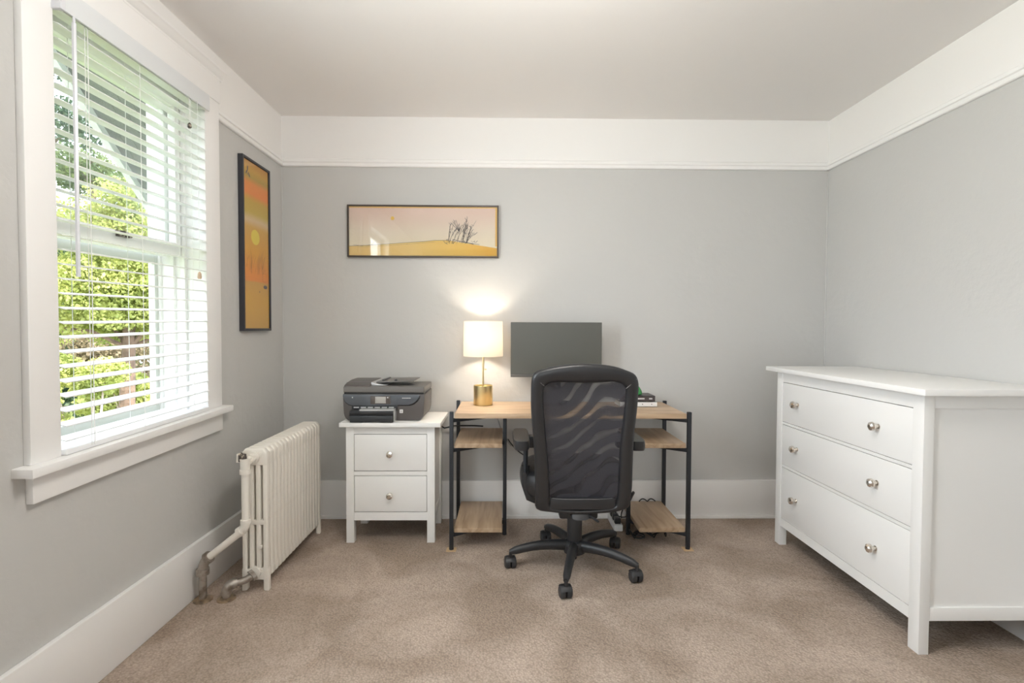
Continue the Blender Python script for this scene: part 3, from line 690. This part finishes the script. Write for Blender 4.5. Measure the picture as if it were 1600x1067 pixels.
pts = [(X0+.002, .803), (X1-.028, .803), (X1-.030, .790), (X1-.042, .772), (X1-.062, .756), (X1-.085, .748), (X0+.055, .746), (X0+.034, .750), (X0+.016, .764), (X0+.006, .784)]
cp = MB().prism(pts, 'y', Y0-.006, Y0+.01, .002).build('control_panel', M_prn2, pn)
pts2 = [(p[0]+(.006 if p[0] > -.6 else -.001), p[1]-.005) for p in pts]
MB().prism(pts2, 'y', Y0-.003, Y0+.01, .001).build('panel_lip', M_prndk, pn)
xs = X0+.153
MB().box(xs, xs+.108, Y0-.0085, Y0-.005, .753, .797, .0015).build('screen_bezel', mat('bezel_brown', (.10, .085, .075), .25), cp)
MB().box(xs+.026, xs+.084, Y0-.0095, Y0-.008, .757, .793, .0004).build('screen', M_screen, cp)
m = MB(); m.box(xs+.090, xs+.098, Y0-.0092, Y0-.008, .785, .792, .0004); m.box(X0+.052, X0+.058, Y0-.0075, Y0-.0055, .785, .792, .0004)
xx = X0+.325
for w_ in (.005, .003, .005, .004, .006, .004, .005, .003): m.box(xx, xx+w_, Y0-.0066, Y0-.0055, .783, .7875); xx += w_+.0016
m.build('panel_marks', M_text, cp)
MB().box(X0+.05, X0+.298, Y0-.004, Y0+.05, .716, .747, .001).build('output_slot', M_prndk, pn)
m = MB()
for i in range(6): m.box(X0+.062+i*.038, X0+.090+i*.038, Y0-.010, Y0-.003, .731, .737, .001)
m.build('slot_rib', M_silver, pn)
MB().box(X0+.104, X0+.292, Y0-.055, Y0-.002, .722, .730, .002).build('output_tray', M_silver, pn)
MB().box(X0+.052, X0+.285, Y0-.058, Y0+.02, .698, .722, .003).build('photo_tray', M_prndk, pn)
m = MB().prism([(X0+.055, .698), (X0+.285, .698), (X0+.285, .662), (X0+.222, .662), (X0+.218, .667), (X0+.128, .667), (X0+.124, .662), (X0+.058, .662)], 'y', Y0-.066, Y0+.02, .002)
m.build('paper_tray', mat('tray_black', (.03, .033, .037), .35), pn)
MB().box(X0+.286, X0+.293, Y0-.05, Y0+.02, .664, .724, .002).build('tray_edge', M_silver, pn)
MB().box(X0+.310, X0+.328, Y0-.0012, Y0, .703, .722, .0004).build('sticker', M_wbook, pn)
MB().box(X0+.314, X0+.324, Y0-.0018, Y0-.001, .707, .718).build('sticker_mark', M_silver, pn)

# ------------------------------------------------------------------ cables and power strip
tag(MB().tube([Vector(p) for p in ((-.41, 3.138, .585), (-.365, 3.13, .560), (-.30, 3.085, .583), (-.25, 3.09, .583), (-.18, 3.125, .576), (-.13, 3.125, .573))], .0042, 8).build('desk_cable', M_plastic), 'black cord running from the nightstand onto the left desk shelf', 'cord')
tag(MB().tube(bez((-.07, 3.115, .70), (-.05, 3.14, .64), (-.03, 3.13, .58), 6)+bez((-.02, 3.13, .55), (.0, 3.14, .50), (.04, 3.13, .45), 5), .003, 8).build('desk_cable', mat('grey_cable', (.35, .35, .35), .5)), 'thin grey cable hanging down the wall under the desk', 'cord')
tag(MB().tube(bez((.02, 3.10, .50), (.07, 3.09, .42), (.16, 3.10, .38), 8)+bez((.2, 3.10, .36), (.33, 3.11, .26), (.5, 3.10, .03), 8), .0035, 8).build('desk_cable', M_plastic), 'black cord drooping beneath the desk behind the chair', 'cord')
ps = thing('power_strip', (.70, 2.98, 0), 'white power strip with black plugs on the floor under the desk', 'power strip')
MB().box(.632, .682, 2.93, 3.12, .002, .04, .006).build('housing', M_wbook, ps)
for i in range(3): MB().box(.640, .674, 2.945+i*.058, 2.985+i*.058, .038, .075, .006).build('plug', M_plastic, ps)
MB().tube([Vector((.68+.045*math.cos(t), 2.945+.01*math.sin(2*t), .135+.055*math.sin(t))) for t in [i/16*2*PI for i in range(17)]], .0035, 8).tube(bez((.68, 2.96, .07), (.66, 2.92, .12), (.70, 2.9, .18), 8), .0035, 8).build('cable', M_plastic, ps)
tag(MB().tube([Vector((.80+.10*math.cos(t), 2.84+.03*math.sin(3*t), .012+.035*abs(math.sin(2.5*t)))) for t in [i/30*2*PI for i in range(31)]], .004, 8).tube([Vector((.74+.03*math.cos(t), 2.80+.03*math.sin(t), .02+.002*t)) for t in [i/8*PI for i in range(25)]], .004, 8).build('cable_coil', M_plastic), 'tangle of black cable on the floor below the right lower shelf', 'cable')
tag(MB().tube([Vector((.82+.05*u, 3.105+.012*abs(math.sin(3*u)), .118+.012*abs(math.sin(u*PI)))) for u in [i/20*2 for i in range(21)]], .0038, 8).build('cable_coil', M_plastic), 'black cable loops at the rear of the right lower shelf', 'cable')

# ------------------------------------------------------------------ office chair
cx, cy = .345, 2.505
oc = thing('office_chair', (cx, cy, 0), 'black mesh back office chair on casters in front of the desk', 'chair')
def yb(z): return 2.30-(z-.38)*.2
RING = [(0.335,1.023,0.341,0.937),(0.398,1.019,0.401,0.939),(0.463,1.01,0.453,0.942),(0.519,0.992,0.489,0.939),(0.556,0.973,0.511,0.925),(0.572,0.936,0.518,0.905),(0.573,0.877,0.519,0.863),(0.572,0.809,0.516,0.803),(0.567,0.728,0.512,0.725),(0.567,0.646,0.507,0.646),(0.569,0.556,0.508,0.556),(0.572,0.464,0.509,0.464),(0.568,0.403,0.506,0.403),(0.56,0.362,0.499,0.368),(0.498,0.34,0.454,0.356),(0.411,0.331,0.405,0.35),(0.347,0.328,0.347,0.347),(0.281,0.331,0.289,0.35),(0.208,0.34,0.237,0.356),(0.144,0.355,0.21,0.366),(0.14,0.418,0.205,0.409),(0.136,0.495,0.201,0.48),(0.134,0.556,0.196,0.556),(0.128,0.645,0.187,0.639),(0.121,0.728,0.178,0.725),(0.114,0.808,0.171,0.803),(0.112,0.876,0.166,0.862),(0.114,0.955,0.167,0.91),(0.128,0.985,0.181,0.93),(0.166,0.999,0.21,0.94),(0.209,1.01,0.249,0.94),(0.273,1.019,0.295,0.939)]
def catmull(P, k):
    out = []; n = len(P)
    for i in range(n):
        a, b_, c, d = (np.array(P[(i+j) % n]) for j in (-1, 0, 1, 2))
        for s_ in range(k):
            t = s_/k
            out.append(.5*((2*b_)+(c-a)*t+(2*a-5*b_+4*c-d)*t*t+(3*b_-a-3*c+d)*t**3))
    return out
RG = catmull(RING, 3)
bm = bmesh.new(); rings = []
NSC = 12
for ox, oz, ix, iz in RG:
    O = Vector((ox, yb(oz), oz)); I = Vector((ix, yb(iz), iz)); c = (O+I)/2; h = (O-I)/2
    th = .024 if oz > .40 else .012+.012*max(0, (oz-.33)/.07)
    ring = []
    for k in range(NSC):
        t = 2*PI*k/NSC; cc, ss = math.cos(t), math.sin(t)
        u = math.copysign(abs(cc)**.75, cc); v = math.copysign(abs(ss)**.75, ss)
        ring.append(bm.verts.new(c+h*u+Vector((0, th*v+ .008, 0))))
    rings.append(ring)
n = len(rings)
for i in range(n):
    a, b_ = rings[i], rings[(i+1) % n]
    for k in range(NSC): bm.faces.new((a[k], a[(k+1) % NSC], b_[(k+1) % NSC], b_[k]))
m = MB(); m.bm.free(); m.bm = bm; back = m.build('backrest_frame', M_leather, oc, smooth=60)
# stitched seams at the two upper corners
m = MB()
for (a, b_) in (((.126, .962), (.168, .925)), ((.558, .956), (.516, .915))):
    p0 = Vector((a[0], yb(a[1])-.010, a[1])); p1 = Vector((b_[0], yb(b_[1])-.010, b_[1])); mid = (p0+p1)/2+Vector((0, -.0085, 0))
    m.tube(bez(p0, mid, p1, 6), .0012, 6)
m.build('seam', mat('seam_thread', (.30, .29, .28), .6), back)
# mesh panel, slightly hollow
bm = bmesh.new(); cols = []
for i in range(20):
    z_ = .349+(.941-.349)*i/19
    def edge(side):
        best = [r for r in RG if (r[2] > .34) == side]
        zs = sorted([(r[3], r[2]) for r in best]); 
        for q0, q1 in zip(zs, zs[1:]):
            if q0[0] <= z_ <= q1[0]:
                t = (z_-q0[0])/max(1e-6, q1[0]-q0[0]); return q0[1]+(q1[1]-q0[1])*t
        return zs[0][1] if z_ < zs[0][0] else zs[-1][1]
    xl, xr = edge(False)-.012, edge(True)+.012
    if i == 0: xl, xr = .20, .50
    if i == 19: xl, xr = .19, .50
    row = []
    for k in range(13):
        t = k/12; row.append(bm.verts.new((xl+(xr-xl)*t, yb(z_)+.006+.018*math.sin(PI*t), z_)))
    cols.append(row)
for a, b_ in zip(cols, cols[1:]):
    for k in range(12): bm.faces.new((a[k], a[k+1], b_[k+1], b_[k]))
m = MB(); m.bm.free(); m.bm = bm; m.build('backrest_mesh', M_mesh, oc, smooth=60)
m = MB(); m.box(.205, .50, yb(.40)+.004, yb(.40)+.03, .352, .405, .006); m.build('lumbar_band', M_leather, oc)
m = MB(); m.tube([(.215+.27*t, yb(.405)-.001-.003*math.sin(9*t), .408-.006*math.sin(PI*t)) for t in [i/12 for i in range(13)]], .0009, 5); m.build('stitch_line', mat('dim_thread', (.22, .21, .21), .7), oc)
# seat
m = MB(); prof = [(.80+.20*math.sin(q/10*PI)**.8 if q <= 5 else .80+.20*math.sin(q/10*PI)**.8, .432-.067*math.cos(q/10*PI)) for q in range(11)]+[(.5, .505), (.05, .506)]
t = bmesh.new(); rr = []
for s_, z_ in prof: rr.append([t.verts.new((x, y, z_)) for x, y in superell(cx, cy+.065, .268*s_, .232*s_, 3.2, 80)])
for a, b_ in zip(rr, rr[1:]):
    for k in range(80): t.faces.new((a[k], a[(k+1) % 80], b_[(k+1) % 80], b_[k]))
t.faces.new(rr[0][::-1]); t.faces.new(rr[-1]); m._merge(t); m.build('seat', M_leather, oc, smooth=60)
m = MB(); t = bmesh.new(); rr = []
for s_, z_ in [(.7, .335), (.84, .345), (.86, .366)]: rr.append([t.verts.new((x, y, z_)) for x, y in superell(cx, cy+.065, .268*s_, .232*s_, 3.2, 80)])
for a, b_ in zip(rr, rr[1:]):
    for k in range(80): t.faces.new((a[k], a[(k+1) % 80], b_[(k+1) % 80], b_[k]))
t.faces.new(rr[0][::-1]); t.faces.new(rr[-1]); m._merge(t); m.build('seat_pan', M_plastic, oc)
MB().box(cx-.09, cx+.09, cy-.14, cy+.12, .285, .337, .012).build('tilt_mechanism', M_plastic, oc)
MB().tube([(cx, cy-.12, .31), (cx, cy-.20, .315), (cx, yb(.38)+.04, .36), (cx, yb(.5)+.035, .50)], [.03, .028, .026, .02], 12, sx=1.4, sz=.5).build('back_bar', M_plastic, oc)
# arms
for s_, xo in ((-1, .078), (1, .602)):
    pad = superell(0, 0, .039, .155, 4.6, 36)
    m = MB(); t = bmesh.new(); rr = []
    for sc_, z_ in [(.88, .622), (.97, .628), (1, .643), (.98, .657), (.90, .664)]: rr.append([t.verts.new((xo+x*sc_, 2.445+y*(.96+.04*sc_)-(1-sc_)*0, z_)) for x, y in pad])
    for a, b_ in zip(rr, rr[1:]):
        for k in range(36): t.faces.new((a[k], a[(k+1) % 36], b_[(k+1) % 36], b_[k]))
    t.faces.new(rr[0][::-1]); t.faces.new(rr[-1]); m._merge(t); ap = m.build('arm_pad', M_leather, oc, smooth=60)
    xp = xo+(-s_)*.022
    MB().tube([(xp, 2.43, .63), (xp, 2.43, .49)], .021, 12, sx=.55, sz=1.3).build('arm_sleeve', M_black, oc)
    MB().tube([(xp, 2.43, .52), (xp+s_*-.004, 2.43, .42), (xp-s_*.02, 2.43, .368), (xp-s_*.07, 2.44, .345), (xp-s_*.14, 2.46, .34)], .017, 12, sx=1.2, sz=.6).build('arm_bracket', M_plastic, oc)
    MB().box(xp-s_*.03-.012, xp-s_*.03+.012, 2.44, 2.50, .60, .655, .004).build('arm_button', M_plastic, oc)
# levers
MB().tube([(cx+.08, 2.43, .335), (cx+.2, 2.42, .345)], .006, 8).tube([(cx+.20, 2.42, .347), (cx+.245, 2.41, .365), (cx+.262, 2.40, .40)], [.016, .02, .012], 12, sx=1.1, sz=.55).build('tilt_lever', M_plastic, oc)
MB().tube([(cx+.02, 2.36, .325), (cx+.07, 2.25, .318)], .005, 8).build('height_lever', M_plastic, oc)
# column and star base
MB().lathe([(.022, .20), (.022, .30)], 24, Matrix.Translation((cx, cy, 0))).lathe([(.034, .12), (.036, .13), (.0365, .245), (.034, .252), (.024, .254)], 28, Matrix.Translation((cx, cy, 0))).build('gas_column', M_plastic, oc)
MB().lathe([(.030, .062), (.052, .075), (.056, .11), (.048, .128), (.036, .136)], 32, Matrix.Translation((cx, cy, 0))).lathe([(.012, .04), (.012, .07)], 12, Matrix.Translation((cx, cy, 0))).build('base_hub', M_plastic, oc)
for k in range(5):
    a = math.radians(255.8+72*k); ux, uy = math.cos(a), math.sin(a)
    pts, rs = [], []
    for i in range(11):
        t = i/10; r_ = .03+.289*t; z_ = .108+.010*math.sin(t*PI*.9)-.030*t*t
        pts.append((cx+ux*r_, cy+uy*r_, z_)); rs.append((.030-.010*t) if i < 10 else .013)
    MB().tube(pts, rs, 14, sx=.82, sz=.92).build('base_leg', M_plastic, oc, smooth=50)
    px0, py0 = cx+ux*.314, cy+uy*.314
    cw = .35*math.sin(k*2.1+.4)
    cast = MB(); ax = Vector((math.cos(cw), math.sin(cw), 0))
    fx, fy = px0-ax.y*.010, py0+ax.x*.010
    for sgn in (-1, 1):
        p0 = Vector((fx, fy, .0275))+ax*(sgn*.004); p1 = Vector((fx, fy, .0275))+ax*(sgn*.0275)
        cast.tube([p0, p0.lerp(p1, .15), p0.lerp(p1, .75), p1], [.0262, .0275, .0275, .021], 22)
    co = cast.build('caster', M_rubber, oc)
    hd = MB()
    for i0 in range(1):
        arc = [Vector((fx, fy, .0275))+Vector((-ax.y, ax.x, 0))*(.030*math.cos(t))+Vector((0, 0, .030*math.sin(t))) for t in [PI*(.12+.76*i/8) for i in range(9)]]
        hd.tube(arc, [.006]*9, 8, sx=4.0, sz=.5)
    hd.tube([(px0, py0, .05), (px0, py0, .085)], .0085, 12)
    hd.build('caster_hood', M_plastic, co)

# ------------------------------------------------------------------ outside the window
GZ = -3.2
tag(MB().box(-60, XL-.6, -20, 60, GZ-.3, GZ).build('lawn', M_ground), 'sunlit green ground seen below the window outside', 'ground', kind='structure')
# a gable end of the house roof that passes the window: soffit boards and white rake board
ev = thing('roof_overhang', (-2.1, 2.8, 2.1), 'grey boarded roof overhang with white rake board outside the window', 'roof')
A0, A1 = Vector((0, 2.30, 2.548)), Vector((0, 3.5, 1.512)); dv = (A1-A0); nrm = Vector((0, -dv.z, dv.y)).normalized()
def slab(x0, x1, t0, t1, d0, d1, mb):
    t = bmesh.new(); vs = []
    for xq in (x0, x1):
        for tt, dd in ((t0, d0), (t1, d0), (t1, d1), (t0, d1)):
            p = A0+dv*tt+nrm*dd; vs.append(t.verts.new((xq, p.y, p.z)))
    for q in ((0, 1, 2, 3), (4, 5, 6, 7), (0, 1, 5, 4), (1, 2, 6, 5), (2, 3, 7, 6), (3, 0, 4, 7)): t.faces.new([vs[i] for i in q])
    bmesh.ops.recalc_face_normals(t, faces=t.faces); mb._merge(t); return mb
slab(-2.12, -2.085, -.3, 1.1, -.005, .10, MB()).build('rake_board', M_ext, ev)
for i in range(10):
    slab(-2.085+i*.054, -2.085+i*.054+.052, -.3, 1.1, .03, .05, MB()).build('soffit_board', M_soffit, ev)
slab(-2.14, -1.54, -.3, 1.1, .10, .14, MB()).build('roofing', M_soffit, ev)

def leaves(name, n, blobs, size, m, parent, seed, flat=0.0):
    rs = np.random.RandomState(seed); k = len(blobs)
    w = np.array([b_[3]**2.3 for b_ in blobs]); which = rs.choice(k, n, p=w/w.sum())
    B = np.array([b_ for b_ in blobs]); c = B[which]
    d = rs.normal(size=(n, 3)); d /= np.linalg.norm(d, axis=1)[:, None]
    rad = c[:, 3]*(rs.rand(n)**.45)
    P = c[:, :3]+d*rad[:, None]*np.array([1, 1, .72])
    a = rs.normal(size=(n, 3)); a[:, 2] -= .25; a /= np.linalg.norm(a, axis=1)[:, None]
    b2 = rs.normal(size=(n, 3)); b2 -= a*(a*b2).sum(1)[:, None]; b2 /= np.linalg.norm(b2, axis=1)[:, None]
    L_ = size*(.6+.8*rs.rand(n))[:, None]; W2 = L_*.32
    nrm_ = np.cross(a, b2)*L_*.08
    V = np.stack([P-a*L_*.5, P+b2*W2+nrm_, P+a*L_*.5, P-b2*W2+nrm_], 1).reshape(-1, 3)
    me = bpy.data.meshes.new(name); me.vertices.add(4*n); me.vertices.foreach_set('co', V.ravel())
    me.loops.add(4*n); me.loops.foreach_set('vertex_index', np.arange(4*n)); me.polygons.add(n)
    me.polygons.foreach_set('loop_start', np.arange(0, 4*n, 4)); me.polygons.foreach_set('loop_total', np.full(n, 4)); me.update(); me.validate()
    me.materials.append(m); o = bpy.data.objects.new(name, me); C.objects.link(o); o['kind'] = 'stuff'; attach(o, parent); return o
def tree(name, x, y, h, crown_r, m, n, size, label, seed, group='trees outside the window', low=.25, lean=0, cat='tree'):
    r = thing(name, (x, y, GZ), label, cat, group); rd = random.Random(seed)
    pts = [Vector((x+lean*t*h*.1+.12*math.sin(5*t+seed), y+.1*math.cos(4*t), GZ+h*t)) for t in [i/10 for i in range(11)]]
    t_ = MB().tube(pts, [.17*(1-.85*i/10)+.02 for i in range(11)], 10)
    blobs = []
    for i in range(26):
        t = low+(1-low)*rd.random(); p = pts[min(10, int(t*10))]; a = rd.random()*2*PI
        rr_ = crown_r*(1.15-.7*t)*rd.uniform(.35, 1)
        e = p+Vector((math.cos(a)*rr_, math.sin(a)*rr_, rd.uniform(.1, .7)))
        t_.tube([p, p.lerp(e, .5)+Vector((0, 0, .12)), e], [.045, .03, .01], 6)
        blobs.append((e.x, e.y, e.z, crown_r*rd.uniform(.22, .42)))
    t_.build('trunk', M_bark, r); leaves('foliage', n, blobs, size, m, r, seed); return r
tree('leafy_tree', -6.95, 9.6, 6.6, 1.9, M_leafY, 46000, .062, 'bright yellow green leafy tree nearest the window', 4, low=.60)
tree('leafy_tree', -11.9, 15.4, 9.2, 2.3, M_leafG, 30000, .11, 'tall mid green tree behind the yellow green tree outside', 12, low=.2)
tree('conifer', -10.6, 11.9, 11.5, 1.9, M_leafD, 26000, .09, 'dark blue green conifer at left behind the blind', 23, low=.05)
tree('conifer', -12.2, 19.5, 7.6, 2.2, M_leafG, 16000, .14, 'green tree just left of the window jamb outside', 31, low=.1)
tree('conifer', -20.5, 25, 8.4, 3.4, M_leafD, 16000, .26, 'dark tree farthest from the window outside', 40, low=.1)
def shrub(x, y, rr_, h, m, n, size, label, seed):
    r = thing('shrub', (x, y, GZ), label, 'shrub', 'shrubs outside the window'); rd = random.Random(seed); t_ = MB(); blobs = []
    for i in range(12):
        a = rd.random()*2*PI; e = Vector((x+math.cos(a)*rr_*rd.random(), y+math.sin(a)*rr_*rd.random(), GZ+h*rd.uniform(.35, 1)))
        t_.tube([(x, y, GZ), (x*.5+e.x*.5, y*.5+e.y*.5, GZ+(e.z-GZ)*.6), e], [.05, .03, .01], 6); blobs.append((e.x, e.y, e.z, rr_*rd.uniform(.35, .55)))
    t_.build('stem', M_twig, r); leaves('foliage', n, blobs, size, m, r, seed)
shrub(-6.35, 7.9, .75, 3.9, M_leafY, 22000, .055, 'sunlit yellow green shrub low in the window', 51)
shrub(-9.6, 13.2, 1.3, 4.2, M_leafB, 12000, .08, 'brown dry bush behind the sunlit shrub', 52)
shrub(-8.6, 12.1, .9, 3.2, M_leafY, 9000, .10, 'light green shrub at the foot of the trees outside', 53)
